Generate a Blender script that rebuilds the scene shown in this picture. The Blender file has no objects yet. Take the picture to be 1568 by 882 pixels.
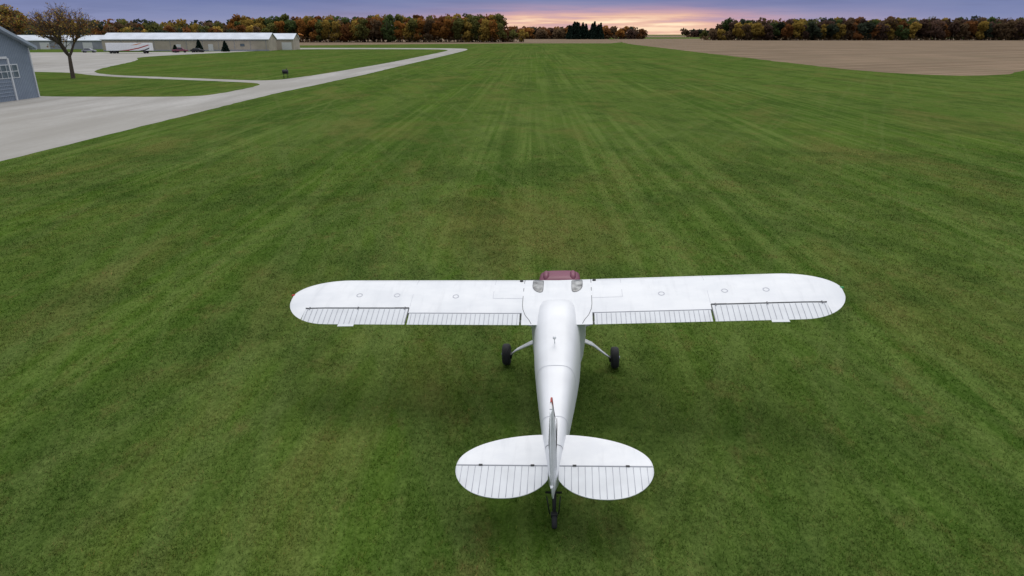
import bpy, bmesh, math, random
import numpy as np
from mathutils import Vector, Matrix
random.seed(7); rng=np.random.default_rng(7)
scn=bpy.context.scene
scn.view_settings.view_transform='Standard'; scn.view_settings.look='None'; scn.view_settings.exposure=0
col=scn.collection

# ------------------------------------------------------------------ helpers
def link(o,parent=None):
    col.objects.link(o)
    if parent is not None: o.parent=parent
    return o
def mesh_obj(name,verts,faces,mat=None,parent=None,smooth=False):
    me=bpy.data.meshes.new(name); me.from_pydata([tuple(v) for v in verts],[],faces); me.update()
    o=bpy.data.objects.new(name,me); link(o,parent)
    if mat: me.materials.append(mat)
    if smooth:
        me.polygons.foreach_set('use_smooth',[True]*len(me.polygons))
    return o
def fixn(o):
    bm=bmesh.new(); bm.from_mesh(o.data); bmesh.ops.recalc_face_normals(bm,faces=bm.faces); bm.to_mesh(o.data); bm.free()
def empty(name,loc=(0,0,0),rotz=0):
    e=bpy.data.objects.new(name,None); e.location=loc; e.rotation_euler=(0,0,rotz); e.empty_display_size=.5
    return link(e)
def box(name,c,s,mat,parent=None,bevel=0,rot=None):
    x,y,z=[k/2 for k in s]
    v=[Vector(p) for p in[(-x,-y,-z),(x,-y,-z),(x,y,-z),(-x,y,-z),(-x,-y,z),(x,-y,z),(x,y,z),(-x,y,z)]]
    f=[(0,3,2,1),(4,5,6,7),(0,1,5,4),(1,2,6,5),(2,3,7,6),(3,0,4,7)]
    o=mesh_obj(name,v,f,mat,parent); o.location=c
    if rot: o.rotation_euler=rot
    if bevel:
        m=o.modifiers.new('b','BEVEL'); m.width=bevel; m.segments=2
    return o
def loft(name,rings,mat,parent=None,smooth=True,caps=True,auto=None):
    n=len(rings[0]); V=[]; F=[]
    for r in rings: V+=list(r)
    for i in range(len(rings)-1):
        for j in range(n):
            a=i*n+j;b=i*n+(j+1)%n
            F.append((a,b,b+n,a+n))
    if caps:
        F.append(tuple(range(n))); F.append(tuple((len(rings)-1)*n+k for k in range(n)))
    o=mesh_obj(name,V,F,mat,parent,smooth); fixn(o)
    if auto: 
        sharp(o,auto)
    return o
def sharp(o,deg):
    bm=bmesh.new(); bm.from_mesh(o.data)
    for e in bm.edges:
        if len(e.link_faces)==2 and e.calc_face_angle(0)>math.radians(deg): e.smooth=False
    bm.to_mesh(o.data); bm.free()
def tube(name,pts,rads,mat,parent=None,n=8,flat=1.0):
    rings=[]
    P=[Vector(p) for p in pts]
    for i,p in enumerate(P):
        d=(P[min(i+1,len(P)-1)]-P[max(i-1,0)]).normalized()
        a=d.cross(Vector((0,0,1)));
        if a.length<1e-3: a=Vector((1,0,0))
        a.normalize(); b=d.cross(a).normalized()
        rings.append([p+a*math.cos(t)*rads[i]+b*math.sin(t)*rads[i]*flat for t in [2*math.pi*k/n for k in range(n)]])
    return loft(name,rings,mat,parent)

# ------------------------------------------------------------------ materials
def newmat(name):
    m=bpy.data.materials.new(name); m.use_nodes=True
    nt=m.node_tree; b=nt.nodes['Principled BSDF']; return m,nt,b
def pmat(name,c,rough=.6,metal=0,noise=.08,scale=3,bump=0,spec=.5,bscale=None):
    m,nt,b=newmat(name)
    tc=nt.nodes.new('ShaderNodeTexCoord'); no=nt.nodes.new('ShaderNodeTexNoise'); no.inputs['Scale'].default_value=scale; no.inputs['Detail'].default_value=5
    nt.links.new(tc.outputs['Object'],no.inputs['Vector'])
    r=nt.nodes.new('ShaderNodeValToRGB'); nt.links.new(no.outputs['Fac'],r.inputs[0])
    r.color_ramp.elements[0].position=.3; r.color_ramp.elements[1].position=.7
    r.color_ramp.elements[0].color=[k*(1-noise) for k in c]+[1]; r.color_ramp.elements[1].color=[min(1,k*(1+noise)) for k in c]+[1]
    nt.links.new(r.outputs[0],b.inputs['Base Color'])
    b.inputs['Roughness'].default_value=rough; b.inputs['Metallic'].default_value=metal; b.inputs['Specular IOR Level'].default_value=spec
    if bump:
        bn=nt.nodes.new('ShaderNodeBump'); bn.inputs['Strength'].default_value=bump
        n2=nt.nodes.new('ShaderNodeTexNoise'); n2.inputs['Scale'].default_value=bscale or scale*6; nt.links.new(tc.outputs['Object'],n2.inputs['Vector'])
        nt.links.new(n2.outputs['Fac'],bn.inputs['Height']); nt.links.new(bn.outputs[0],b.inputs['Normal'])
    return m
def N(nt,t,**k):
    n=nt.nodes.new(t)
    for a,v in k.items(): setattr(n,a,v)
    return n
def mixc(nt,fac,a,b,blend='MIX'):
    n=N(nt,'ShaderNodeMix',data_type='RGBA',blend_type=blend)
    for s,v in((0,fac),(6,a),(7,b)):
        if isinstance(v,(int,float)): n.inputs[s].default_value=v
        elif isinstance(v,tuple): n.inputs[s].default_value=(*v,1)
        else: nt.links.new(v,n.inputs[s])
    return n.outputs[2]
def noise(nt,vec,sc,scale=1,detail=4,rough=.55,lo=.35,hi=.65,dist=0,rot=0,loc=(0,0,0)):
    mp0=N(nt,'ShaderNodeMapping'); mp0.inputs['Rotation'].default_value=(0,0,rot)
    mp=N(nt,'ShaderNodeMapping'); mp.inputs['Scale'].default_value=sc; mp.inputs['Location'].default_value=loc
    nt.links.new(vec,mp0.inputs[0]); nt.links.new(mp0.outputs[0],mp.inputs[0])
    no=N(nt,'ShaderNodeTexNoise'); no.inputs['Scale'].default_value=scale; no.inputs['Detail'].default_value=detail; no.inputs['Roughness'].default_value=rough; no.inputs['Distortion'].default_value=dist
    if sc[2]==1: no.noise_dimensions='2D'
    nt.links.new(mp.outputs[0],no.inputs['Vector'])
    mr=N(nt,'ShaderNodeMapRange'); mr.inputs[1].default_value=lo; mr.inputs[2].default_value=hi
    nt.links.new(no.outputs['Fac'],mr.inputs[0]); return mr.outputs[0]
def mulf(nt,a,f):
    n=N(nt,'ShaderNodeMath',operation='MULTIPLY')
    nt.links.new(a,n.inputs[0])
    if isinstance(f,(int,float)): n.inputs[1].default_value=f
    else: nt.links.new(f,n.inputs[1])
    return n.outputs[0]
def grass_color(nt,fine=True):
    g=N(nt,'ShaderNodeNewGeometry'); P=g.outputs['Position']
    R=math.radians(1.6)
    big=noise(nt,P,(.06,.04,1),1,3,lo=.36,hi=.64,dist=.6)
    c=mixc(nt,big,(.038,.102,.009),(.066,.138,.013))
    # wheel / mowing streaks along the runway
    msk=noise(nt,P,(.045,.03,1),1,2,lo=.28,hi=.58,loc=(70,3,0))
    st=noise(nt,P,(1.7,.016,1),1,4,.65,lo=.46,hi=.62,rot=R)
    c=mixc(nt,mulf(nt,mulf(nt,st,msk),.70),c,(.155,.225,.052))
    st2=noise(nt,P,(.50,.009,1),1,4,.6,lo=.46,hi=.62,rot=R,loc=(13,4,0))
    c=mixc(nt,mulf(nt,st2,.50),c,(.024,.072,.008))
    st4=noise(nt,P,(.15,.006,1),1,3,.6,lo=.47,hi=.64,rot=R,loc=(43,24,0))
    c=mixc(nt,mulf(nt,st4,.42),c,(.120,.180,.035))
    for rr,lc in((-20,3),(27,19),(-9,44)):
        st3=noise(nt,P,(1.3,.03,1),1,3,.6,lo=.55,hi=.68,rot=math.radians(rr),loc=(lc,9,0))
        c=mixc(nt,mulf(nt,st3,.32),c,(.13,.18,.05))
    # dry olive patches
    br=noise(nt,P,(.13,.07,1),1,5,.7,lo=.51,hi=.69,dist=.4,loc=(31,7,0))
    c=mixc(nt,mulf(nt,br,.55),c,(.160,.142,.042))
    br2=noise(nt,P,(.9,.55,1),1,5,.75,lo=.56,hi=.76,loc=(5,17,0))
    c=mixc(nt,mulf(nt,br2,.48),c,(.18,.14,.050))
    dk=noise(nt,P,(.30,.20,1),1,5,.7,lo=.49,hi=.66,loc=(51,27,0))
    c=mixc(nt,mulf(nt,dk,.52),c,(.020,.058,.008))
    md=noise(nt,P,(3.2,2.4,1),1,4,.7,lo=.36,hi=.64,loc=(5,2,0))
    c=mixc(nt,md,mixc(nt,.14,c,(0.,0.,0.)),mixc(nt,.04,c,(.32,.38,.12)))
    if fine:
        fn=noise(nt,P,(12,9,1),1,6,.85,lo=.28,hi=.72)
        c=mixc(nt,fn,mixc(nt,.48,c,(.0,.0,.0)),mixc(nt,.16,c,(.32,.38,.12)))
    return c,P
def grass_mat(name):
    m,nt,b=newmat(name); c,P=grass_color(nt)
    nt.links.new(c,b.inputs['Base Color']); b.inputs['Roughness'].default_value=1; b.inputs['Specular IOR Level'].default_value=0
    bn=N(nt,'ShaderNodeBump'); bn.inputs['Strength'].default_value=.35; bn.inputs['Distance'].default_value=.05
    h=noise(nt,P,(14,14,1),1,3,.7); nt.links.new(h,bn.inputs['Height']); nt.links.new(bn.outputs[0],b.inputs['Normal'])
    return m
M_ground=grass_mat('grass_ground')
def blade_mat():
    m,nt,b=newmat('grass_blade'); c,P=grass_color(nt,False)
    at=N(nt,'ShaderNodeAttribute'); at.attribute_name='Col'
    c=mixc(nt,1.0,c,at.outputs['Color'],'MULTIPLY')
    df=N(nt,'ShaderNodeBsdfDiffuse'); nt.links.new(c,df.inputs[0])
    tr=N(nt,'ShaderNodeBsdfTranslucent'); nt.links.new(c,tr.inputs[0])
    mx=N(nt,'ShaderNodeMixShader'); mx.inputs[0].default_value=.4
    nt.links.new(df.outputs[0],mx.inputs[1]); nt.links.new(tr.outputs[0],mx.inputs[2]); nt.links.new(mx.outputs[0],nt.nodes['Material Output'].inputs[0])
    return m
M_blade=blade_mat()
def surf_mat(name,c1,c2,scs,c3=None,rot=0,streak=None):
    m,nt,b=newmat(name); g=N(nt,'ShaderNodeNewGeometry'); P=g.outputs['Position']
    a=noise(nt,P,scs,1,5,.6,rot=rot); c=mixc(nt,a,c1,c2)
    f=noise(nt,P,(2.5,2.5,1),1,6,.7,lo=.3,hi=.7); c=mixc(nt,mulf(nt,f,.35),c,tuple(k*.72 for k in c1))
    if c3:
        k=noise(nt,P,(.06,.05,1),1,4,.6,loc=(9,2,0)); c=mixc(nt,mulf(nt,k,.6),c,c3)
    if streak:
        k=noise(nt,P,(.18,.008,1),1,4,.7,lo=.44,hi=.60,rot=rot,loc=(9,22,0)); c=mixc(nt,mulf(nt,k,.65),c,streak)
    nt.links.new(c,b.inputs['Base Color']); b.inputs['Roughness'].default_value=.95; b.inputs['Specular IOR Level'].default_value=.05
    return m
M_conc=surf_mat('concrete',(.33,.315,.29),(.43,.415,.39),(.35,.05,1),(.29,.275,.245))
M_crop=surf_mat('crop_stubble',(.185,.132,.085),(.33,.24,.16),(.9,.01,1),(.155,.12,.075),rot=math.radians(62),streak=(.14,.096,.062))

# ------------------------------------------------------------------ ground
def poly(name,pts,z,mat):
    bm=bmesh.new(); vs=[bm.verts.new((x,y,z)) for x,y in pts]; f=bm.faces.new(vs)
    bmesh.ops.triangulate(bm,faces=[f]); bmesh.ops.recalc_face_normals(bm,faces=bm.faces)
    me=bpy.data.meshes.new(name); bm.to_mesh(me); bm.free()
    for p in me.polygons:
        if p.normal.z<0: p.flip()
    o=bpy.data.objects.new(name,me); me.materials.append(mat); return link(o)
poly('ground',[(-6000,-200),(6000,-200),(6000,9000),(-6000,9000)],0,M_ground)
def smooth_poly(pts,it=2):
    for _ in range(it):
        q=[]
        for i in range(len(pts)):
            a=pts[i];b=pts[(i+1)%len(pts)]
            q.append((a[0]*.75+b[0]*.25,a[1]*.75+b[1]*.25)); q.append((a[0]*.25+b[0]*.75,a[1]*.25+b[1]*.75))
        pts=q
    return pts
def ragged(pts,amp,step):
    q=[]
    for i in range(len(pts)):
        a=Vector(pts[i]);b=Vector(pts[(i+1)%len(pts)]); n=max(1,min(60,int((b-a).length/step)))
        for k in range(n):
            p=a.lerp(b,k/n); q.append((p.x+random.gauss(0,amp),p.y+random.gauss(0,amp)))
    return q
edge=[(-26.6,10),(-26.6,35.6),(-26.5,58.8),(-26.5,74.8),(-26.2,83),(-25.5,91.4),(-25.0,103.5),(-24.0,117.2),(-23.5,140),(-22.4,170),(-20.8,216),(-19.4,264),(-18.6,300),(-20,326),(-26,338),(-60,345),(-112,350),(-112,330),(-110,300),(-112,268),(-165,262),(-190,255),(-190,10)]
poly('taxiway',ragged(smooth_poly(edge,2),.05,1.2),.004,M_conc)
lawn=[(-25.6,285),(-27,305),(-34,316),(-65,320),(-97,318),(-102,264),(-107,228),(-107,204),(-95,184),(-80,140),(-74,126),(-66,116),(-53.8,110),(-40,103),(-35,101),(-33,105),(-31.5,118),(-30,140),(-28.3,170),(-27,216),(-26,255)]
poly('lawn',ragged(smooth_poly(lawn,2),.06,1.5),.008,M_ground)
isl=[(-95,128),(-83,125.5),(-75,122.5),(-66,113),(-51.4,105),(-40,99.5),(-34,96),(-32.4,91),(-32.3,84),(-32.6,78),(-33.8,74.6),(-42,74.5),(-50,74.8),(-56,78),(-95,82)]
poly('lawn',ragged(smooth_poly(isl,2),.06,1.5),.008,M_ground)
rf=[(80,517),(73,372),(68.4,274),(66,210),(63.5,163),(62.8,138),(64.5,121),(69,114),(76,113.5),(85,121),(98,135),(129,168),(240,240),(500,400),(1600,800),(1600,1100),(140,1100),(120,845)]
poly('crop_field',ragged(smooth_poly(rf,2),.3,3),.004,M_crop)
lf=[(-135,414),(-77,466),(-6.5,517),(35,522),(82,516),(118,845),(135,1100),(-500,1100),(-300,430)]
poly('crop_field',smooth_poly(lf,1),.004,M_crop)
poly('crop_field',[(-3000,1500),(3000,1500),(3000,3500),(-3000,3500)],.004,M_crop)

# grass blades: one mesh, thinning out with distance
def grass_mesh(n):
    u=rng.random(n); y=4.2+(46-4.2)*u**1.75; half=y*.80+2.5
    x=rng.uniform(-1,1,n)*half
    keep=(np.sin(x*3.1+np.sin(y*2.3)*1.5)*np.sin(y*2.7+np.sin(x*1.9)*1.7)+rng.normal(0,.8,n))>-.55
    keep&=(x>-26.3)&(rng.random(n)<np.clip((46-y)/14,0,1))
    x=x[keep];y=y[keep];n=len(x)
    k=np.clip(y/9,1,3.2); h=rng.uniform(.02,.06,n); w=.0085*k*rng.uniform(.6,1.5,n); a=rng.uniform(0,6.283,n)
    lx=rng.normal(0,.6,n)*h*1.1; ly=rng.normal(0,.6,n)*h*1.1; dx=np.cos(a)*w/2; dy=np.sin(a)*w/2
    V=np.stack([np.stack([x-dx,y-dy,0*x],1),np.stack([x+dx,y+dy,0*x],1),np.stack([x+lx,y+ly,h],1)],1).reshape(-1,3).astype(np.float32)
    me=bpy.data.meshes.new('grass'); me.vertices.add(3*n); me.vertices.foreach_set('co',V.reshape(-1))
    me.loops.add(3*n); me.loops.foreach_set('vertex_index',np.arange(3*n,dtype=np.int32))
    me.polygons.add(n); me.polygons.foreach_set('loop_start',np.arange(0,3*n,3,dtype=np.int32)); me.polygons.foreach_set('loop_total',np.full(n,3,dtype=np.int32))
    me.update(calc_edges=True)
    ca=me.color_attributes.new('Col','FLOAT_COLOR','POINT')
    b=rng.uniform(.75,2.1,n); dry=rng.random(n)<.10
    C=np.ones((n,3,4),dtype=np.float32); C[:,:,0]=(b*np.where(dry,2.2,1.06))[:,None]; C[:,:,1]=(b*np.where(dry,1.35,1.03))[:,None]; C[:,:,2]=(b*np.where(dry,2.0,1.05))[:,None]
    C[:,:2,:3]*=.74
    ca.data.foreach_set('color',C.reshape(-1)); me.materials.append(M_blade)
    link(bpy.data.objects.new('grass',me))
grass_mesh(700000)

# ------------------------------------------------------------------ airplane
M_white,nt,b=newmat('white_paint')
tc=N(nt,'ShaderNodeTexCoord'); a=noise(nt,tc.outputs['Object'],(1.2,2.5,1),1,5,.6)
c=mixc(nt,a,(.79,.80,.81),(.72,.735,.755)); 
d=noise(nt,tc.outputs['Object'],(7,1.2,1),1,4,.6,lo=.54,hi=.8); c=mixc(nt,mulf(nt,d,.28),c,(.52,.53,.55))
nt.links.new(c,b.inputs['Base Color']); b.inputs['Roughness'].default_value=.5
bn=N(nt,'ShaderNodeBump'); bn.inputs['Strength'].default_value=.3; bn.inputs['Distance'].default_value=.012
w=N(nt,'ShaderNodeTexWave'); w.inputs['Scale'].default_value=.85; nt.links.new(tc.outputs['Object'],w.inputs[0]); nt.links.new(w.outputs['Fac'],bn.inputs['Height']); nt.links.new(bn.outputs[0],b.inputs['Normal'])
M_ctrl=pmat('control_surface_white',(.66,.68,.70),.5,noise=.06,scale=4)
M_silver=pmat('white_fuselage_skin',(.74,.75,.765),.50,metal=.10,noise=.07,scale=2,bump=.06,bscale=3)
M_seam_shade=pmat('seam_shade_grey',(.42,.43,.47),.6)  # grey for rib and gap lines, crevice shade put into the colour
M_lseam=pmat('panel_seam',(.50,.51,.55),.6)
M_dseam=pmat('dark_frame',(.12,.12,.13),.5)
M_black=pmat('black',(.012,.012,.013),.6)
M_rub=pmat('rubber',(.02,.02,.022),.8,noise=.2,scale=20,bump=.2)
M_burg=pmat('burgundy_paint',(.19,.045,.08),.45)
M_red=pmat('red_paint',(.38,.04,.025),.4)
M_glass=pmat('skylight_glass',(.30,.30,.29),.15,noise=.8,scale=7)
M_wind=pmat('windscreen_glass',(.05,.06,.07),.05)
M_steel=pmat('steel',(.5,.5,.52),.35,metal=.8)
M_navr=pmat('nav_red',(.5,.02,.02),.3); M_navg=pmat('nav_green',(.02,.3,.08),.3)

plane=bpy.data.objects.new('light_airplane',None); link(plane)
PIT=math.radians(11);YAW=math.radians(-4.8);BANK=math.radians(-2.7)
plane.matrix_world=Matrix.Translation((.975,12.28,0))@Matrix.Rotation(YAW,4,'Z')@Matrix.Rotation(BANK,4,'Y')@Matrix.Rotation(PIT,4,'X')
P_=plane
def sec(y,hw,zb,zt,n=2.4,m=36,topn=None):
    zc=(zb+zt)/2;hh=(zt-zb)/2;r=[]
    for k in range(m):
        t=2*math.pi*k/m;c=math.cos(t);s=math.sin(t)
        nn=(topn or n) if s>0 else n
        r.append(Vector((hw*math.copysign(abs(c)**(2/nn),c),y,zc+hh*math.copysign(abs(s)**(2/nn),s))))
    return r
loft('cowling',[sec(1.36,.28,.98,1.35,4),sec(1.34,.37,.90,1.40,4.5),sec(1.26,.415,.84,1.435,5),sec(1.05,.43,.78,1.46,5),sec(.7,.44,.72,1.50,4)],M_burg,P_)
for s in(1,-1):
    tube('cowl_rocker_bump',[(s*.27,.85,1.44),(s*.27,1.0,1.455),(s*.27,1.15,1.44),(s*.27,1.27,1.41)],[.03,.06,.06,.03],M_burg,P_,n=12)
loft('forward_fuselage',[sec(.7,.44,.72,1.50,4),sec(.35,.46,.66,1.56,3),sec(.28,.47,.65,1.58,3)],M_silver,P_,caps=False)
loft('cabin',[sec(.28,.47,.65,1.58,3),sec(-.12,.50,.62,1.93,3.2),sec(-.5,.50,.60,1.96,3.2),sec(-.95,.46,.62,1.97,3.2),sec(-1.3,.39,.67,1.97,3),sec(-1.6,.34,.75,1.96,3),sec(-1.9,.26,.85,1.9,3)],M_silver,P_,caps=False)
fz=[(-.80,.30,1.5,2.03),(-.86,.36,1.3,2.085),(-1.0,.385,1.15,2.105),(-1.25,.395,.9,2.105),(-1.54,.395,.72,2.085),(-1.9,.375,.78,2.04),(-2.3,.335,.87,1.985),(-2.8,.28,1.0,1.92),(-3.3,.222,1.13,1.85),(-3.8,.165,1.26,1.785),(-4.2,.11,1.36,1.735),(-4.5,.07,1.42,1.70),(-4.62,.03,1.46,1.66)]
FN=3.3
loft('tail_cone',[sec(*k,FN) for k in fz],M_silver,P_)
loft('windshield',[[Vector(p) for p in[(-.44,.29,1.585),(.44,.29,1.585),(.46,-.10,1.92),(-.46,-.10,1.92)]],[Vector(p) for p in[(-.43,.31,1.60),(.43,.31,1.60),(.45,-.08,1.94),(-.45,-.08,1.94)]]],M_wind,P_,smooth=False)
for s,nm in((1,'r'),(-1,'l')):
    box('side_window_'+nm,(s*.497,-.45,1.68),(.02,.60,.34),M_wind,P_,bevel=.008)
LE0=-.04;TE0=-1.44;SP=4.83
def LE(x):
    x=abs(x); return LE0 if x<3.85 else LE0-.58*(1-math.sqrt(max(0,1-((x-3.85)/(SP+.01-3.85))**2)))
def TE(x):
    x=abs(x); return TE0 if x<4.0 else TE0+.76*(1-math.sqrt(max(0,1-((x-4.0)/(SP+.01-4.0))**2)))
def af(u):
    u=min(max(u,0),1); yt=5*.12*(.2969*math.sqrt(u)-.126*u-.3516*u*u+.2843*u**3-.1036*u**4)
    yc=.02/.16*(.8*u-u*u) if u<.4 else .02/.36*(.2+.8*u-u*u)
    return yc+yt,yc-yt
def zpt(x,y,up=True):
    c=LE(x)-TE(x)+1e-6; u=(LE(x)-y)/c; a=af(u)
    return 1.965+abs(x)*.0175-.017*(LE0-y)+a[0 if up else 1]*c + (1.4-c)*.02
def ring(x,yend):
    c=LE(x)-TE(x); ue=min(1,(LE(x)-yend)/c); r=[];m=22
    us=[ue*(1-math.cos(math.pi*k/m/2))for k in range(m+1)]
    for u in reversed(us): y=LE(x)-u*c; r.append(Vector((x,y,zpt(x,y))))
    for u in us[1:]:
        y=LE(x)-u*c; z=zpt(x,y,False)
        if u>.999: z-=.004
        r.append(Vector((x,y,z)))
    return r
YF=-1.165; YA=-1.03; XA=2.58; XB=4.47
for s,nm in((1,'right'),(-1,'left')):
    st=[(0,9),(.3,9),(.60,9),(.602,YF),(1.3,YF),(2,YF),(XA-.002,YF),(XA,YA),(3.2,YA),(3.8,YA)]+[(3.85+.05*k,YA) for k in range(1,13)]+[(XB+.002,9)]+[(4.52,9),(4.57,9),(4.62,9),(4.67,9),(4.72,9),(4.76,9),(4.79,9),(4.81,9),(4.82,9),(4.828,9)]
    loft('wing_'+nm,[ring(s*x,TE(x) if ye==9 else ye) for x,ye in st],M_white,P_,auto=35)
    def ctrl(name,xa,xb,yh,n,ribs,rm):
        rings=[]
        for k in range(n+1):
            x=xa+(xb-xa)*k/n; te=TE(x); ys=[yh+(te-yh)*j/6 for j in range(7)]
            r=[Vector((s*x,y,zpt(x,y)-.003)) for y in ys]+[Vector((s*x,y,zpt(x,y,False)-(.004 if y==te else 0))) for y in reversed(ys)]
            rings.append(r)
        loft(name,rings,M_ctrl,P_,auto=35)
        V=[];F=[]
        for k in range(ribs):
            x=xa+(xb-xa)*(k+.5)/ribs; te=TE(x)
            i=len(V); wd=rm
            for j in range(5):
                y=yh-.015+(te-yh+.02)*j/4; z=zpt(x,y)
                V+= [(s*(x-wd),y,z-.002),(s*(x-wd*.4),y,z+.006),(s*(x+wd*.4),y,z+.006),(s*(x+wd),y,z-.002)]
            for j in range(4):
                for q in range(3):
                    a=i+j*4+q; F.append((a,a+1,a+5,a+4))
        mesh_obj(name+'_ribs',V,F,M_seam_shade,P_)  # ribs coloured darker than the skin to paint in their crevice shade
    ctrl('flap_'+nm,.635,XA-.02,YF-.012,8,24,.004)
    ctrl('aileron_'+nm,XA+.02,XB-.015,YA-.030,16,20,.004)
    for nm2,xa,xb,yh in(('aileron_gap_shade_',XA+.01,XB-.01,YA),('flap_gap_shade_',.61,XA-.01,YF)):
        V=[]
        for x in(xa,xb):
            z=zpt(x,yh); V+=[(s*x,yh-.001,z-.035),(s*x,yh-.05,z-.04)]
        mesh_obj(nm2+nm,V,[(0,1,3,2)],M_black,P_)  # black sheet inside the hinge gap, painted shade
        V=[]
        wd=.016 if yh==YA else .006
        mt=M_black if yh==YA else M_seam_shade
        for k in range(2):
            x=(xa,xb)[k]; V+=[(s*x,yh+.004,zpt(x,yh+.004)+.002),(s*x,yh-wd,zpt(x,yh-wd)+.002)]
        mesh_obj('shade_line_'+nm2+nm,V,[(0,1,3,2)],mt,P_)  # dark strip along the hinge line, gap shade painted as colour
    for hx in(2.66,3.5,4.38):
        box('aileron_hinge_'+nm,(s*hx,YA-.02,zpt(hx,YA)+.004),(.02,.06,.010),M_dseam,P_)
    box('aileron_end_gap_'+nm,(s*(XA+.012),YA-.19,zpt(2.6,YA-.19)+.0),(.012,.40,.012),M_dseam,P_,rot=(.11,0,0))
    box('aileron_tab_'+nm,(s*3.62,TE0-.03,zpt(3.62,TE0)-.003),(.28,.065,.006),M_ctrl,P_)
    def strip(name,pts,wd,mat,dz=.0025):
        V=[];F=[]
        for i,(x,y) in enumerate(pts):
            x0,y0=pts[max(i-1,0)];x1,y1=pts[min(i+1,len(pts)-1)]
            L=math.hypot(x1-x0,y1-y0); nx,ny=-(y1-y0)/L*wd/2,(x1-x0)/L*wd/2
            for q in(1,-1):
                X=x+nx*q;Y=y+ny*q; V.append((s*X,Y,zpt(X,max(TE0+.001,min(Y,LE(X)-.001)))+dz))
            if i: F.append((2*i-2,2*i-1,2*i+1,2*i))
        return mesh_obj(name,V,F,mat,P_)
    strip('wing_root_seam_'+nm,[(.60,LE0-.01),(.60,-.07),(.60,-.1),(.60,-.17),(.60,-.25),(.60,-.5),(.60,-.8),(.60,-.95),(.585,-1.08),(.54,-1.22),(.47,-1.33),(.43,-1.42)],.010,M_dseam)
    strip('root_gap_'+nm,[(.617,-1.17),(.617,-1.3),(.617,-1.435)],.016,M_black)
    for nm3,pts in(('a',[(1.13,LE0-.02),(1.13,-.07),(1.13,-.1),(1.13,-.17),(1.13,-.3),(1.13,-.6),(1.13,-.78)]),('b',[(.61,-.78),(.9,-.78),(1.13,-.78)]),('c',[(2.58,LE0-.02),(2.58,-.07),(2.58,-.1),(2.58,-.17),(2.58,-.3),(2.58,-.7),(2.58,-1.0)])):
        strip('panel_seam_'+nm+nm3,pts,.006,M_lseam)
    strip('span_seam_'+nm,[(.61+.2*k,-.16) for k in range(16)],.005,M_lseam)
    for hx,hy in((1.80,-.72),(2.87,-.69),(3.56,-.69)):
        V=[];F=[];m=20
        for k in range(m):
            t=2*math.pi*k/m
            for r,dz in((.058,.001),(.050,.005),(.046,.005),(.040,.001)):
                X=hx+r*math.cos(t);Y=hy+r*math.sin(t);V.append((s*X,Y,zpt(X,Y)+dz))
        for k in range(m):
            for q in range(3):
                a=k*4+q;b2=((k+1)%m)*4+q;F.append((a,a+1,b2+1,b2))
        mesh_obj('inspection_ring_'+nm,V,F,M_lseam,P_)
    tube('fuel_cap_'+nm,[(s*.66,-.18,zpt(.66,-.18)-.01),(s*.66,-.18,zpt(.66,-.18)+.018)],[.035,.03],M_black,P_,n=16)
    out=[(.25,-.16),(.27,-.12),(.31,-.10),(.41,-.10),(.445,-.125),(.45,-.18),(.45,-.42),(.425,-.51),(.37,-.58),(.31,-.61),(.265,-.59),(.25,-.53),(.25,-.35)]
    o2=smooth_poly(out,1); cx=.35;cy=-.35
    def sk(name,sc,dz,mat):
        V=[];R=6
        for r in range(R+1):
            for x,y in o2:
                X=cx+(x-cx)*sc*r/R;Y=cy+(y-cy)*(sc if sc==1 else sc+.05)*r/R; V.append((s*X,Y,zpt(X,Y)+dz))
        n=len(o2);F=[]
        for r in range(R):
            for k in range(n): F.append((r*n+k,r*n+(k+1)%n,(r+1)*n+(k+1)%n,(r+1)*n+k))
        mesh_obj(name,V,F,mat,P_,smooth=True)
    sk('skylight_frame_'+nm,1.0,.003,M_dseam); sk('skylight_'+nm,.90,.006,M_glass)
    tube('nav_light_'+nm,[(s*4.81,-.60,zpt(4.7,-.62)-.03),(s*4.86,-.60,zpt(4.7,-.62)-.03),(s*4.875,-.60,zpt(4.7,-.62)-.03)],[.022,.018,.006],M_navg if s>0 else M_navr,P_,n=10)
    tube('wing_strut_'+nm,[(s*.48,.10,.86),(s*2.25,-.35,zpt(2.25,-.35,False)-.01)],[.05,.05],M_white,P_,n=12,flat=.4)
    wz=.215-s*1.0*math.tan(math.radians(2.7))*1.0
    tube('gear_leg_'+nm,[(s*.36,-.26,.82),(s*.62,-.22,.66),(s*.84,-.12,.42+(wz-.215)),(s*.97,-.04,wz+.03)],[.085,.080,.07,.055],M_white,P_,n=12,flat=.3)
    prof=[(-.075,.10),(-.08,.14),(-.078,.175),(-.06,.203),(-.03,.213),(.03,.213),(.06,.203),(.078,.175),(.08,.14),(.075,.10)]
    rings=[[Vector((s*1.07+px,r*math.cos(t),wz+r*math.sin(t))) for t in[2*math.pi*k/32 for k in range(32)]] for px,r in prof]
    loft('tyre_'+nm,rings,M_rub,P_)
    rings=[[Vector((s*1.07+px,r*math.cos(t),wz+r*math.sin(t))) for t in[2*math.pi*k/24 for k in range(24)]] for px,r in[(-.06,.09),(-.07,.105),(.07,.105),(.06,.09)]]
    loft('wheel_hub_'+nm,rings,M_steel,P_)
    tube('axle_'+nm,[(s*.94,0,wz),(s*1.17,0,wz)],[.03,.03],M_steel,P_,n=10)
    box('brake_'+nm,(s*.975,-.07,wz+.02),(.04,.10,.10),M_black,P_,bevel=.01)
    HY=-4.35;HZ=1.645
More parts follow.
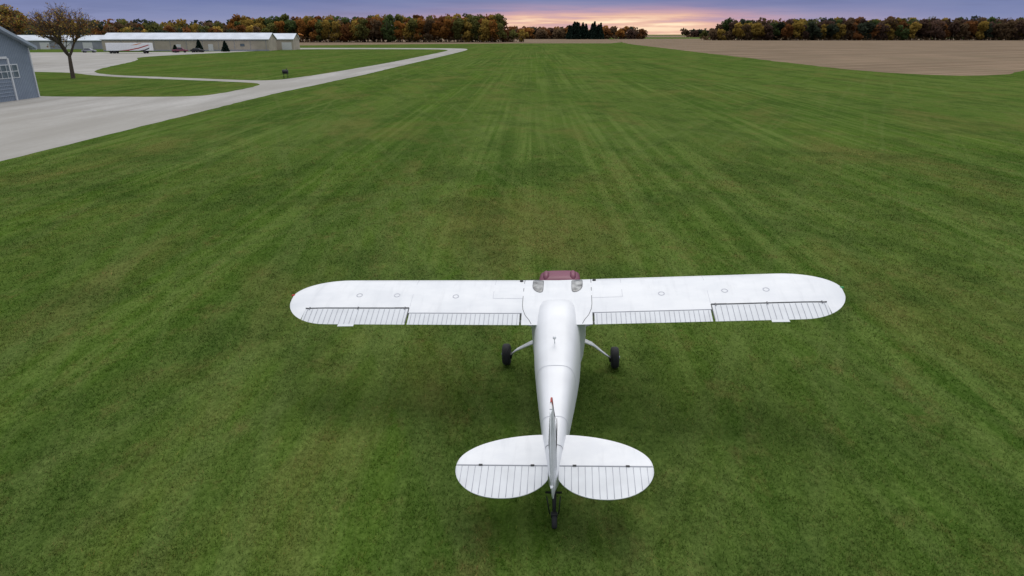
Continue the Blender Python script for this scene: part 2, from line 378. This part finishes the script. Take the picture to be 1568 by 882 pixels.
    def slab(name,xs,y0f,y1f,z,th,mat,m=10):
        rings=[]
        for x in xs:
            a=y0f(x);b_=y1f(x);up=[];dn=[]
            for j in range(m+1):
                u=j/m; y=a+(b_-a)*u; t=th*(.25+.75*math.sin(math.pi*min(1,u*.5+.5 if name.startswith('elev') else u*.5+.05)))*min(1,abs(b_-a)/.15+.15)
                up.append(Vector((s*x,y,z+t/2)));dn.append(Vector((s*x,y,z-t/2)))
            rings.append(up+dn[::-1])
        return loft(name,rings,mat,P_,auto=40)
    SX=1.315
    xs=[.06+ (SX-.06)*math.sin(math.pi/2*k/26) for k in range(27)]
    slab('stabilizer_'+nm,xs,lambda x:HY+.60*math.sqrt(max(0.0004,1-(x/SX)**2.1)),lambda x:HY+.008,HZ,.045,M_white)
    xe=[.07+(SX-.07)*(1-math.cos(math.pi*k/40))/2 for k in range(41)]
    def eTE(x):
        t=(x-.67)/.65
        return HY-.014-.54*max(0.0004,1-abs(t)**2.15)**.5
    slab('elevator_'+nm,xe,lambda x:HY-.014,eTE,HZ,.04,M_ctrl)
    V=[];F=[]
    for k in range(13):
        x=.15+k*.09; te=eTE(x); i=len(V); z=HZ+.021
        V+=[(s*(x-.0045),HY-.02,z),(s*(x),HY-.02,z+.005),(s*(x+.0045),HY-.02,z),(s*(x-.0045),te+.01,HZ+.008),(s*x,te+.01,HZ+.014),(s*(x+.0045),te+.01,HZ+.008)]
        F+=[(i,i+1,i+4,i+3),(i+1,i+2,i+5,i+4)]
    mesh_obj('elevator_ribs_'+nm,V,F,M_seam_shade,P_)
    box('elevator_gap_'+nm,(s*.67,HY-.003,HZ+.021),(1.22,.010,.010),M_seam_shade,P_)
    for hx in(.28,.98): box('elevator_hinge_'+nm,(s*hx,HY-.003,HZ+.024),(.05,.025,.016),M_black,P_)
def finz(z): return max(.30,min(1,(2.95-z)/1.0))
def fin(name,rows,th,mat):
    rings=[]
    for z,a,b_ in rows:
        r=[]; m=8; tz=th*finz(z)
        us=[j/m for j in range(m+1)]
        for sg,uu in((1,us),(-1,us[::-1])):
            for u in uu:
                t=tz*(.15+.85*math.sin(math.pi*min(1,(u*.55+.02) if name=='fin' else (.57+.43*u))))
                r.append(Vector((sg*t/2,a+(b_-a)*u,z)))
        rings.append(r)
    return loft(name,rings,mat,P_,auto=40)
HR=-4.42
finrows=[(1.66,-3.45,HR),(1.80,-3.56,HR),(1.95,-3.70,HR),(2.10,-3.80,HR),(2.25,-3.87,HR),(2.40,-3.94,HR),(2.52,-4.01,HR),(2.62,-4.09,HR),(2.69,-4.19,HR),(2.72,-4.30,HR)]
fin('fin',finrows,.10,M_white)
rr=[(1.40,-4.56),(1.44,-4.68),(1.52,-4.79),(1.62,-4.87),(1.75,-4.95),(1.9,-5.0),(2.1,-5.01),(2.3,-4.97),(2.45,-4.9),(2.57,-4.80),(2.66,-4.68),(2.715,-4.52)]
fin('rudder',[(z,HR-.012,b_) for z,b_ in rr],.09,M_ctrl)
def fin_te(z):
    for (z0,b0),(z1,b1) in zip(rr,rr[1:]):
        if z0<=z<=z1: return b0+(b1-b0)*(z-z0)/(z1-z0)
    return -4.6
for s in(1,-1):
    for k in range(14):
        z=1.48+k*.085; b_=fin_te(z); t=.047*finz(z)+.002; mesh_obj('rudder_rib',[(s*t,HR-.02,z),(s*t,HR-.02,z+.014),(s*.012,b_+.02,z+.014),(s*.012,b_+.02,z)],[(0,1,2,3)],M_dseam,P_)
    for k in range(5):
        y=-3.92-.10*k
        box('registration_mark',(s*.0485,y,2.0),(.006,.06,.18),M_black,P_)
V=[];F=[]
le=[(z,a) for z,a,_ in finrows if z>=1.95]
for i,(z,a) in enumerate(le):
    t=.05*finz(z)*.95
    V+=[(-t*.85,a-.12,z+.003),(-.010,a+.005,z+.004),(.010,a+.005,z+.004),(t*.85,a-.12,z+.003)]
    if i:
        for q in range(3): a0=(i-1)*4+q;F.append((a0,a0+1,a0+5,a0+4))
mesh_obj('fin_red_flash',V,F,M_red,P_)
tube('tail_light',[(0,-5.0,1.98),(0,-5.04,1.98)],[.02,.012],M_white,P_)
for y in(-2.55,-3.55,-4.05):
    for i in range(len(fz)-1):
        if fz[i][0]>=y>=fz[i+1][0]:
            u=(fz[i][0]-y)/(fz[i][0]-fz[i+1][0]); k=[fz[i][j]+(fz[i+1][j]-fz[i][j])*u for j in range(4)]
    a=sec(y+.005,k[1]+.003,k[2]-.003,k[3]+.003,FN);b_=sec(y-.005,k[1]+.003,k[2]-.003,k[3]+.003,FN)
    loft('fuselage_seam',[a,b_],M_dseam if y<-4 else M_lseam,P_,caps=False)
tube('antenna',[(-.02,-2.05,2.0),(-.02,-2.07,2.11)],[.008,.006],M_white,P_)
bpy.ops.mesh.primitive_uv_sphere_add(segments=16,ring_count=10,radius=.028); o=bpy.context.object; o.name='antenna_ball'; o.parent=P_; o.location=(-.02,-2.07,2.13); o.data.materials.append(M_white)
tube('tail_spring',[(0,-4.2,1.36),(0,-4.45,1.27),(0,-4.66,1.12)],[.035,.03,.025],M_black,P_,flat=.5)
rings=[[Vector((px,-4.72+r*math.cos(t),1.012+r*math.sin(t))) for t in[2*math.pi*k/24 for k in range(24)]] for px,r in[(-.03,.04),(-.034,.075),(-.02,.098),(.02,.098),(.034,.075),(.03,.04)]]
loft('tail_wheel',rings,M_rub,P_)
box('tail_fork',(0,-4.69,1.10),(.09,.06,.07),M_black,P_,bevel=.01)
for s in(1,-1):
    tube('steering_spring',[(s*.09,-4.66,1.42),(s*.06,-4.70,1.13)],[.009,.009],M_black,P_,n=6)
    box('rudder_horn',(s*.06,-4.60,1.43),(.10,.02,.02),M_black,P_)
PZ=1.05
loft('spinner',[sec(1.36,.12,PZ-.12,PZ+.12,2),sec(1.46,.10,PZ-.10,PZ+.10,2),sec(1.56,.05,PZ-.05,PZ+.05,2),sec(1.60,.005,PZ-.005,PZ+.005,2)],M_steel,P_)
for s in(1,-1):
    loft('propeller_blade',[[Vector((s*x,1.42+dy*w*tw,PZ-s*x*.05+dz*w)) for dy,dz in((-.15,-1),(.15,-1),(.15,1),(-.15,1))] for x,w,tw in((.08,.04,2),(.3,.06,1.5),(.6,.055,1),(.85,.035,.6),(.88,.01,.6))],M_black,P_)

# ------------------------------------------------------------------ buildings
M_siding,nt,b=newmat('blue_grey_siding')
tc=N(nt,'ShaderNodeTexCoord'); w=N(nt,'ShaderNodeTexWave'); w.bands_direction='Y'; w.inputs['Scale'].default_value=1.3
nt.links.new(tc.outputs['Object'],w.inputs[0]); 
c=mixc(nt,w.outputs['Fac'],(.17,.21,.27),(.24,.285,.35)); nz=noise(nt,tc.outputs['Object'],(.5,.5,1.5),1); c=mixc(nt,mulf(nt,nz,.3),c,(.14,.17,.22)); nt.links.new(c,b.inputs['Base Color']); b.inputs['Roughness'].default_value=.6
bn=N(nt,'ShaderNodeBump'); bn.inputs['Distance'].default_value=.03; nt.links.new(w.outputs['Fac'],bn.inputs['Height']); nt.links.new(bn.outputs[0],b.inputs['Normal'])
M_roofb=pmat('blue_grey_roof',(.30,.35,.42),.5,noise=.15,scale=.6)
M_trim=pmat('white_trim',(.58,.60,.62),.5)
M_tan=pmat('tan_siding',(.40,.345,.27),.7,noise=.12,scale=.4)
M_roofw=pmat('white_metal_roof',(.56,.60,.66),.45,noise=.14,scale=.3)
M_door=pmat('white_door',(.60,.60,.58),.6)
M_pane=pmat('window_pane',(.10,.13,.16),.15,noise=.3,scale=1)
M_grey=pmat('grey_siding',(.27,.28,.31),.7,noise=.12,scale=.4)
M_or=pmat('orange_fabric',(.6,.2,.03),.5)
def gable(name,loc,rotz,L,W,he,hr,mw,mr,ov=.4):
    """ridge runs along local X, length L, width W (local Y)"""
    e=empty(name,loc,rotz); x=L/2;y=W/2
    V=[(-x,-y,0),(x,-y,0),(x,y,0),(-x,y,0),(-x,-y,he),(x,-y,he),(x,y,he),(-x,y,he),(-x,0,hr),(x,0,hr)]
    F=[(0,1,5,4),(2,3,7,6),(1,2,6,9,5),(3,0,4,8,7),(4,5,9,8),(6,7,8,9)]
    mesh_obj('walls',V,F,mw,e)
    sl=(hr-he)/y
    for sg,nm in((-1,'front'),(1,'back')):
        ye=sg*(y+ov);ze=he-sl*ov; t=.18
        V=[(-x-ov,0,hr+.03),(x+ov,0,hr+.03),(x+ov,ye,ze+.03),(-x-ov,ye,ze+.03)]
        V+=[(a,b_,c_+t) for a,b_,c_ in V]
        o=mesh_obj('roof_'+nm,V,[(0,1,2,3),(4,5,6,7),(0,1,5,4),(1,2,6,5),(2,3,7,6),(3,0,4,7)],mr,e); fixn(o)
        box('fascia_'+nm,(0,sg*(y+ov+.03),ze+.08),(L+2*ov,.05,.28),M_trim,e)
    return e
e=gable('hangar',(-49.5-12.5,74-8.3,0),0,25,16.6,4.95,8.3,M_siding,M_roofb,ov=.5)
X=12.5
box('door_frame_top',(X+.05,-1.5,4.05),(.12,12.4,.22),M_trim,e)
box('door_frame_side',(X+.05,4.8,2.0),(.12,.2,4.0),M_trim,e)
box('corner_trim',(X+.03,8.25,2.45),(.1,.14,4.9),M_trim,e)
for k in range(5): box('door_rib',(X+.03,-1.5,.5+k*.32),(.06,12.2,.05),M_roofb,e)
for j in range(3):
    y0=6.6-j*3.9
    for k in range(4):
        for m in range(2):
            box('window_pane',(X+.05,y0-1.07-k*.80,2.45+m*.62),(.06,.68,.52),M_pane,e)
    box('window_frame',(X+.02,y0-2.27,2.76),(.06,3.4,1.32),M_trim,e)
for sg in(-1,1):
    V=[(X+.55,0,8.30),(X+.55,sg*8.8,8.3-.4036*8.8),(X+.55,sg*8.8,8.3-.4036*8.8+.3),(X+.55,0,8.6)]
    V+=[(a+.05,b_,c_) for a,b_,c_ in V]; o=mesh_obj('bargeboard',V,[(0,1,2,3),(4,5,6,7),(0,1,5,4),(1,2,6,5),(2,3,7,6),(3,0,4,7)],M_roofb,e); fixn(o)
e=gable('hangar_row',(-127,288,0),math.radians(6),62,14,4.3,6.5,M_tan,M_roofw)
for k,x in enumerate([-27,-21,-15,-9,-3,3,9,15,21,27]):
    if k in(4,6): box('door',(x,-7.06,1.3),(1.8,.12,2.4),M_door,e)
    if k in(2,8): box('window_pane',(x,-7.06,2.2),(1.6,.10,.9),M_pane,e)
    box('door_seam',(x+3,-7.04,2.2),(.14,.08,3.2),M_grey,e)
box('door_track',(0,-7.06,3.9),(61,.12,.15),M_grey,e)
box('plinth',(0,-7.05,.25),(61.6,.12,.5),M_grey,e)
e=gable('small_hangar',(-97.5,309,0),math.radians(6),11,14,4.2,6.3,M_tan,M_roofw)
box('door',(2.8,-7.06,1.5),(4.0,.12,3.0),M_door,e); box('door',(-3,-7.06,1.3),(1.2,.12,2.4),M_door,e)
e=gable('storage_shed',(-199,322,0),math.radians(4),40,12,3.6,5.6,M_grey,M_roofw)
for x in(-14,-5,4,13): box('door',(x,-6.06,1.4),(4,.12,2.8),M_door,e)

e=empty('semi_trailer',(-130.5,247,0),math.radians(3))
M_trw=pmat('trailer_white',(.78,.79,.80),.4)
box('body',(0,0,2.15),(14.6,2.5,2.5),M_trw,e,bevel=.06); box('chassis',(0,0,.8),(14,1.0,.25),M_black,e)
def flat(name,pts,y,mat):
    mesh_obj(name,[(x,y,z) for x,z in pts],[tuple(range(len(pts)))],mat,e)
flat('graphic_red',[(-3.5,1.0),(0,1.25),(3.5,1.9),(7.0,2.9),(7.0,2.6),(3.5,1.55),(0,.95)],-1.256,M_red)
flat('graphic_orange',[(1,2.6),(3,2.8),(5.0,3.3),(4.2,3.3),(2.4,2.95)],-1.259,M_or)
flat('graphic_dark',[(3.5,.95),(5.5,1.3),(7.0,1.9),(7.0,1.5),(5.5,.95)],-1.262,M_black)
for x in(-6,-4.8,5.2):
    for s in(1,-1):
        rings=[[Vector((x+r*math.cos(t),s*1.0+py,.5+r*math.sin(t))) for t in[2*math.pi*k/20 for k in range(20)]] for py,r in[(-.15,.3),(-.15,.48),(.15,.48),(.15,.3)]]
        loft('wheel',rings,M_rub,e)
def car(name,loc,rot,mat,truck=False):
    e=empty(name,loc,rot); 
    prof=[(-2.6,.5),(-2.6,1.05),(-.9,1.05),(-.75,1.75),(.7,1.75),(1.25,1.12),(2.5,1.0),(2.6,.5)] if truck else [(-2.2,.45),(-2.25,.95),(-1.7,1.05),(-1.1,1.45),(.4,1.45),(1.0,1.0),(2.1,.85),(2.2,.45)]
    loft('body',[[Vector((x,y,z)) for x,z in prof] for y in(-.9,.9)],mat,e,smooth=False)
    flat2=[(-.72,1.15),(-.62,1.66),(.62,1.66),(1.05,1.15)] if truck else [(-1.4,1.05),(-.98,1.38),(.35,1.38),(.82,1.02)]
    for y in(-.905,.905): mesh_obj('window',[(x,y,z) for x,z in flat2],[(0,1,2,3)],M_wind,e)
    for x in(-1.5,1.5):
        for s in(1,-1):
            rings=[[Vector((x+r*math.cos(t),s*.82+py,.35+r*math.sin(t))) for t in[2*math.pi*k/20 for k in range(20)]] for py,r in[(-.1,.2),(-.1,.35),(.1,.35),(.1,.2)]]
            loft('wheel',rings,M_rub,e)
car('pickup_truck',(-118.5,258,0),.3,M_burg,True)
car('parked_car',(-114,262,0),.1,M_black)
car('parked_car',(-151,258,0),.2,M_grey)
e=empty('barbecue_grill',(-33.8,106.6,0))
tube('drum',[(-.42,0,.95),(-.38,0,.95),(.38,0,.95),(.42,0,.95)],[.1,.3,.3,.1],M_black,e,n=16)
for x in(-.3,.3):
    for y in(-.2,.2): tube('leg',[(x,y,0),(x*.9,y*.8,.8)],[.025,.025],M_black,e,n=6)
tube('chimney',[(.2,0,1.2),(.2,0,1.45)],[.05,.05],M_black,e,n=8)
box('shelf',(0,-.35,.72),(.8,.25,.03),M_black,e)
e=empty('windsock',(-110,375,0))
tube('pole',[(0,0,0),(0,0,6.5)],[.08,.05],M_steel,e); tube('sock',[(0,0,6.2),(1.3,0,6.0),(2.6,0,5.6)],[.35,.27,.16],M_or,e)

# ------------------------------------------------------------------ trees
def foliage_mat(name):
    m,nt,b=newmat(name); at=N(nt,'ShaderNodeAttribute'); at.attribute_name='Col'
    nt.links.new(at.outputs['Color'],b.inputs['Base Color']); b.inputs['Roughness'].default_value=.85; b.inputs['Specular IOR Level'].default_value=.1
    tr=N(nt,'ShaderNodeBsdfTranslucent'); nt.links.new(at.outputs['Color'],tr.inputs[0])
    mx=N(nt,'ShaderNodeMixShader'); mx.inputs[0].default_value=.4
    nt.links.new(b.outputs[0],mx.inputs[1]); nt.links.new(tr.outputs[0],mx.inputs[2]); nt.links.new(mx.outputs[0],nt.nodes['Material Output'].inputs[0])
    return m
M_fol=foliage_mat('autumn_foliage')
M_bark=pmat('bark',(.075,.055,.04),.9,noise=.3,scale=6)
PAL={'orange':(.42,.19,.045),'rust':(.28,.12,.04),'gold':(.44,.30,.065),'olive':(.18,.18,.05),'green':(.10,.14,.045),'brown':(.20,.13,.07),'dark':(.06,.075,.045),'plum':(.15,.09,.065),'pine':(.018,.034,.024)}
def clumps(centers,sizes,colors):
    n=len(centers); d=rng.normal(size=(n,3)); d/=np.linalg.norm(d,axis=1)[:,None]
    u=np.cross(d,rng.normal(size=(n,3))); u/=np.linalg.norm(u,axis=1)[:,None]; v=np.cross(d,u)
    s=sizes[:,None]; k=[(-.5,-.45),(.55,-.3),(.35,.5),(-.4,.42)]
    V=np.stack([centers+u*a*s*rng.uniform(.7,1.3,(n,1))+v*b*s*rng.uniform(.7,1.3,(n,1)) for a,b in k],1)
    C=np.ones((n,4,4)); C[:,:,:3]=colors[:,None,:]
    return V.reshape(-1,3),C.reshape(-1,4)
def crown(x,y,h,r,colr,n,size,base=.12,conif=False):
    cs=[];cc=[]
    if conif:
        z=rng.random(n)**1.3; rad=r*(1-z)**.8*(.55+.45*rng.random(n)); a=rng.uniform(0,6.283,n)
        P=np.stack([x+rad*np.cos(a),y+rad*np.sin(a),h*(.05+.95*z)],1); sh=.6+.7*rng.random(n)
        return P,sh[:,None]*np.array(colr)[None]
    L=rng.integers(8,13)
    for i in range(L):
        t=rng.random(); lz=h*(base+.15+(.95-base-.28)*t); a=rng.uniform(0,6.283); rr_=r*.62*rng.random()**.5*(1.15-.75*max(0,t-.35))
        lr=r*rng.uniform(.36,.58); m=n//L
        d=rng.normal(size=(m,3)); d/=np.linalg.norm(d,axis=1)[:,None]; d*=rng.uniform(.6,1.0,(m,1))
        P=np.array([x+rr_*math.cos(a),y+rr_*math.sin(a),min(lz,h-lr*.8)])+d*np.array([lr,lr,lr*.85])
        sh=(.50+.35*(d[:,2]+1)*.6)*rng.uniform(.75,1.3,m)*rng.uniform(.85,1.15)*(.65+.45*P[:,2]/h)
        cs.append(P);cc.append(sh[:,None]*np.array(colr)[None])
    return np.concatenate(cs),np.concatenate(cc)
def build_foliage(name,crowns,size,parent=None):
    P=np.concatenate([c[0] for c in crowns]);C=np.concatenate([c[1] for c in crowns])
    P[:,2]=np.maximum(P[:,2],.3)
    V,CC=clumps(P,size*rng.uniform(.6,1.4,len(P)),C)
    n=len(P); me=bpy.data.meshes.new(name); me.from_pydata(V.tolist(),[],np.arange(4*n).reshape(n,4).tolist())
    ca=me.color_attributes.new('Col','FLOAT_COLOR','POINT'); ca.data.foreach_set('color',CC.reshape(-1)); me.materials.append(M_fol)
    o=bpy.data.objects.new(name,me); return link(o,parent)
def treeline(name,x0,x1,y0,depth,rows,step,hf,pal,n=380,size=1.5,r=6,gain=1):
    cr=[];TV=[];TF=[]
    for q in range(rows):
        x=x0+random.uniform(0,step)
        while x<x1:
            y=y0+depth*q/max(1,rows-1)+random.uniform(-4,4); h=hf(x)*random.uniform(.84,1.05)*(.82+.18*min(1,q/1.5))
            c=np.array(PAL[random.choice(pal)])*random.uniform(.75,1.2)*gain
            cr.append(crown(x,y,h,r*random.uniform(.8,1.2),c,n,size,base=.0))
            i=len(TV)
            for k in range(5):
                t=k*1.2566; TV.append((x+.35*math.cos(t),y+.35*math.sin(t),0))
            for k in range(5):
                t=k*1.2566; TV.append((x+.1*math.cos(t),y+.1*math.sin(t),h*.8))
            for k in range(5): TF.append((i+k,i+(k+1)%5,i+5+(k+1)%5,i+5+k))
            x+=step*random.uniform(.6,1.4)
    m=int((x1-x0)*6); P=np.stack([rng.uniform(x0,x1,m),y0-3+rng.uniform(-3,3+depth*.5,m),rng.uniform(.2,4.5,m)],1)
    Cc=rng.uniform(.6,1.3,(m,1))*np.array(PAL['brown'])[None]*.7*gain
    cr.append((P,Cc))
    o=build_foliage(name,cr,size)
    mesh_obj('trunks',TV,TF,M_bark,o)
    return o
A=['orange','rust','gold','olive','brown','orange','rust','olive','green','gold','green']
treeline('autumn_treeline',-228,-8,584,40,6,7.5,lambda x:24.5 if x>-120 else 22.5,A,n=700,size=1.1)
treeline('autumn_treeline',-8,10,600,20,2,8,lambda x:12,A,n=400,size=1.1,r=4.5)
treeline('autumn_treeline',230,620,765,50,5,9,lambda x:26 if x>330 else 24,['olive','brown','plum','dark','rust','green','gold','plum'],n=560,size=1.5,r=7.5,gain=.9)
treeline('autumn_treeline',205,235,775,30,2,9,lambda x:14,['olive','brown','gold'],n=300,size=1.5)
treeline('autumn_treeline',-5,175,965,40,4,12,lambda x:17,['rust','orange','brown','dark','plum'],n=340,size=1.9,r=8)
treeline('autumn_treeline',380,520,1570,40,2,16,lambda x:20,['brown','dark','plum'],n=200,size=3.0,r=12)
treeline('autumn_treeline',180,420,2300,60,2,26,lambda x:12,['dark','brown'],n=90,size=5,r=18)
treeline('autumn_treeline',-290,-150,425,25,3,7.5,lambda x:12.5,['olive','dark','rust','gold','brown'],n=420,size=.9,r=4.5)
treeline('autumn_treeline',-900,-228,620,60,4,13,lambda x:20,['olive','dark','rust','gold','brown'],n=260,size=1.8,r=8)
cr=[]
for k in range(26):
    x=70+random.uniform(0,52);y=940+random.uniform(-15,15);cr.append(crown(x,y,random.uniform(14,21),5.0,PAL['pine'],500,1.5,conif=True))
build_foliage('pine_grove',cr,1.8)
for x,y,h,r in((-115,258+8,4.2,1.6),(-108,272.5,3.6,1.5),(-99,288,4.4,1.7),(-122,262,2.4,1.2)):
    e=build_foliage('evergreen_shrub',[crown(0,0,h,r,PAL['pine'],900,.4,conif=True)],.45); e.location=(x,y,0)
    tube('trunk',[(0,0,0),(0,0,h*.6)],[.12,.04],M_bark,e)
def bare_tree(name,loc,h,spread,leafn,leafc,lsize,seed,levels=6,r0=.020):
    R=random.Random(seed); V=[];F=[];tips=[]
    def seg(p,q,r0,r1,n):
        d=(q-p).normalized(); a=d.cross(Vector((.3,.2,1))).normalized(); b=d.cross(a); i=len(V)
        for c,r in((p,r0),(q,r1)):
            for k in range(n):
                t=2*math.pi*k/n; V.append(c+a*math.cos(t)*r+b*math.sin(t)*r)
        for k in range(n): F.append((i+k,i+(k+1)%n,i+n+(k+1)%n,i+n+k))
    def grow(p,d,L,r,lv):
        n=8 if lv<2 else (5 if lv<4 else 3)
        k=3; q=p; jit=.015 if lv==0 else .13
        for j in range(k):
            d=(d+Vector((R.gauss(0,jit),R.gauss(0,jit),R.gauss(.02,.08)))).normalized()
            q2=q+d*L/k; seg(q,q2,r*(1-.28*j/k),r*(1-.28*(j+1)/k),n); q=q2
            if lv>=3: tips.append(q.copy())
            if lv>=1 and lv<levels and R.random()<.5:
                side=(d+Vector((R.gauss(0,.6),R.gauss(0,.6),R.gauss(.1,.35)))).normalized(); grow(q,side,L*.62,r*.45,lv+1)
        if lv<levels:
            m=5 if lv==0 else (3 if lv<2 else 2); a0=R.uniform(0,6.283)
            for j in range(m):
                a=a0+6.283*j/m+R.uniform(-.4,.4); s=R.uniform(.45,.85)*spread
                nd=(d+Vector((math.cos(a)*s,math.sin(a)*s,R.uniform(-.05,.22)))).normalized()
                grow(q,nd,L*R.uniform(.68,.84),r*.60,lv+1)
    grow(Vector((0,0,0)),Vector((0,0,1)),h*.20,h*r0,0)
    mz=max(v.z for v in V); sc=h/mz; V=[v*sc for v in V]
    o=mesh_obj(name,V,F,M_bark); o.location=loc
    if leafn:
        T=np.array([tuple(t*sc) for t in tips]); idx=rng.integers(0,len(T),leafn)
        P=T[idx]+rng.normal(0,.18,(leafn,3)); C=np.array([PAL[leafc[k%len(leafc)]] for k in range(leafn)])*rng.uniform(.6,1.5,(leafn,1))
        build_foliage('leaves',[(P,C)],lsize,o)
    return o
bare_tree('bare_tree',(-65.6,106.6,0),10.6,1.0,2600,['brown','rust','gold'],.16,8)
bare_tree('autumn_tree',(-104,150,0),12.8,1.0,9000,['gold','brown','rust','olive'],.28,11)
bare_tree('autumn_tree',(-118,160,0),11.5,1.0,9000,['orange','brown','gold'],.28,21)

# ------------------------------------------------------------------ world
w=bpy.data.worlds.new('World'); scn.world=w; w.use_nodes=True; nt=w.node_tree
for n in list(nt.nodes): nt.nodes.remove(n)
out=N(nt,'ShaderNodeOutputWorld'); SE=math.radians(62); SA=math.radians(10)
sky=N(nt,'ShaderNodeTexSky'); sky.sky_type='NISHITA'; sky.sun_disc=False; sky.sun_elevation=SE; sky.sun_rotation=SA
b1=N(nt,'ShaderNodeBackground'); b1.inputs[1].default_value=.008
tc=N(nt,'ShaderNodeTexCoord'); D=tc.outputs['Generated']; sx=N(nt,'ShaderNodeSeparateXYZ'); nt.links.new(D,sx.inputs[0])
def ramp(v,els,interp='LINEAR'):
    r=N(nt,'ShaderNodeValToRGB'); nt.links.new(v,r.inputs[0]); cr_=r.color_ramp; cr_.interpolation=interp
    while len(cr_.elements)<len(els): cr_.elements.new(.5)
    for e_,(p,c_) in zip(cr_.elements,els): e_.position=p; e_.color=(*c_,1)
    return r.outputs[0]
def math_(op,a,b=None):
    n=N(nt,'ShaderNodeMath',operation=op)
    for i,v in enumerate((a,b)):
        if v is None: continue
        if isinstance(v,(int,float)): n.inputs[i].default_value=v
        else: nt.links.new(v,n.inputs[i])
    return n.outputs[0]
zz=math_('POWER',math_('MAXIMUM',sx.outputs['Z'],0.0),.5)
base=ramp(zz,[(0,(.33,.28,.38)),(.08,(.27,.26,.42)),(.14,(.17,.205,.41)),(.21,(.095,.135,.34)),(.30,(.18,.22,.35)),(.55,(.60,.63,.69)),(1,(1.12,1.14,1.18))])
cl=noise(nt,D,(3,3,34),1,5,.6,lo=.35,hi=.68)
base=mixc(nt,mulf(nt,cl,.20),base,(.40,.41,.57))
lowm=ramp(zz,[(0,(1,1,1)),(.25,(.8,.8,.8)),(.4,(0,0,0))])
cl2=noise(nt,D,(5,5,70),1,4,.6,lo=.5,hi=.7,loc=(3,1,5))
base=mixc(nt,mulf(nt,mulf(nt,cl2,lowm),.5),base,(.085,.11,.26))
az=math_('DIVIDE',sx.outputs['X'],math_('MAXIMUM',sx.outputs['Y'],.05)); da=math_('ABSOLUTE',math_('SUBTRACT',az,.125))
ma=ramp(da,[(0,(1,1,1)),(.11,(.95,.95,.95)),(.17,(.50,.50,.50)),(.28,(.16,.16,.16)),(.50,(0,0,0))])
mz=ramp(sx.outputs['Z'],[(0,(.85,.85,.85)),(.012,(1,1,1)),(.020,(.92,.92,.92)),(.030,(.3,.3,.3)),(.042,(0,0,0))])
front=math_('GREATER_THAN',sx.outputs['Y'],0)
gn=noise(nt,D,(8,8,150),1,5,.6,lo=.34,hi=.58,loc=(1,2,3))
gm=math_('MULTIPLY',math_('MULTIPLY',ma,mz),front)
gm2=math_('MULTIPLY',gm,math_('ADD',math_('MULTIPLY',gn,.55),.45))
gc=ramp(gm2,[(0,(.58,.33,.44)),(.3,(.90,.42,.37)),(.65,(1.0,.56,.34)),(1,(1.05,.84,.58))])
colr=mixc(nt,math_('POWER',gm2,.75),base,gc)
b2=N(nt,'ShaderNodeBackground'); b2.inputs[1].default_value=1.0; nt.links.new(colr,b2.inputs[0]); nt.links.new(sky.outputs[0],b1.inputs[0])
ad=N(nt,'ShaderNodeAddShader'); nt.links.new(b1.outputs[0],ad.inputs[0]); nt.links.new(b2.outputs[0],ad.inputs[1]); nt.links.new(ad.outputs[0],out.inputs[0])
sl=bpy.data.lights.new('sun','SUN'); sl.energy=1.0; sl.angle=math.radians(32); sl.color=(1,.96,.90)
so=bpy.data.objects.new('sun',sl); link(so)
dv=Vector((math.sin(SA)*math.cos(SE),math.cos(SA)*math.cos(SE),math.sin(SE))); so.rotation_euler=dv.to_track_quat('Z','Y').to_euler()

# ------------------------------------------------------------------ camera
cd=bpy.data.cameras.new('camera'); cam=bpy.data.objects.new('camera',cd); link(cam)
cd.sensor_width=36; cd.lens=24.0; cd.clip_start=.1; cd.clip_end=20000
cam.location=(0,0,6.2); cam.rotation_euler=(math.radians(90-20.4),0,0)
scn.camera=cam
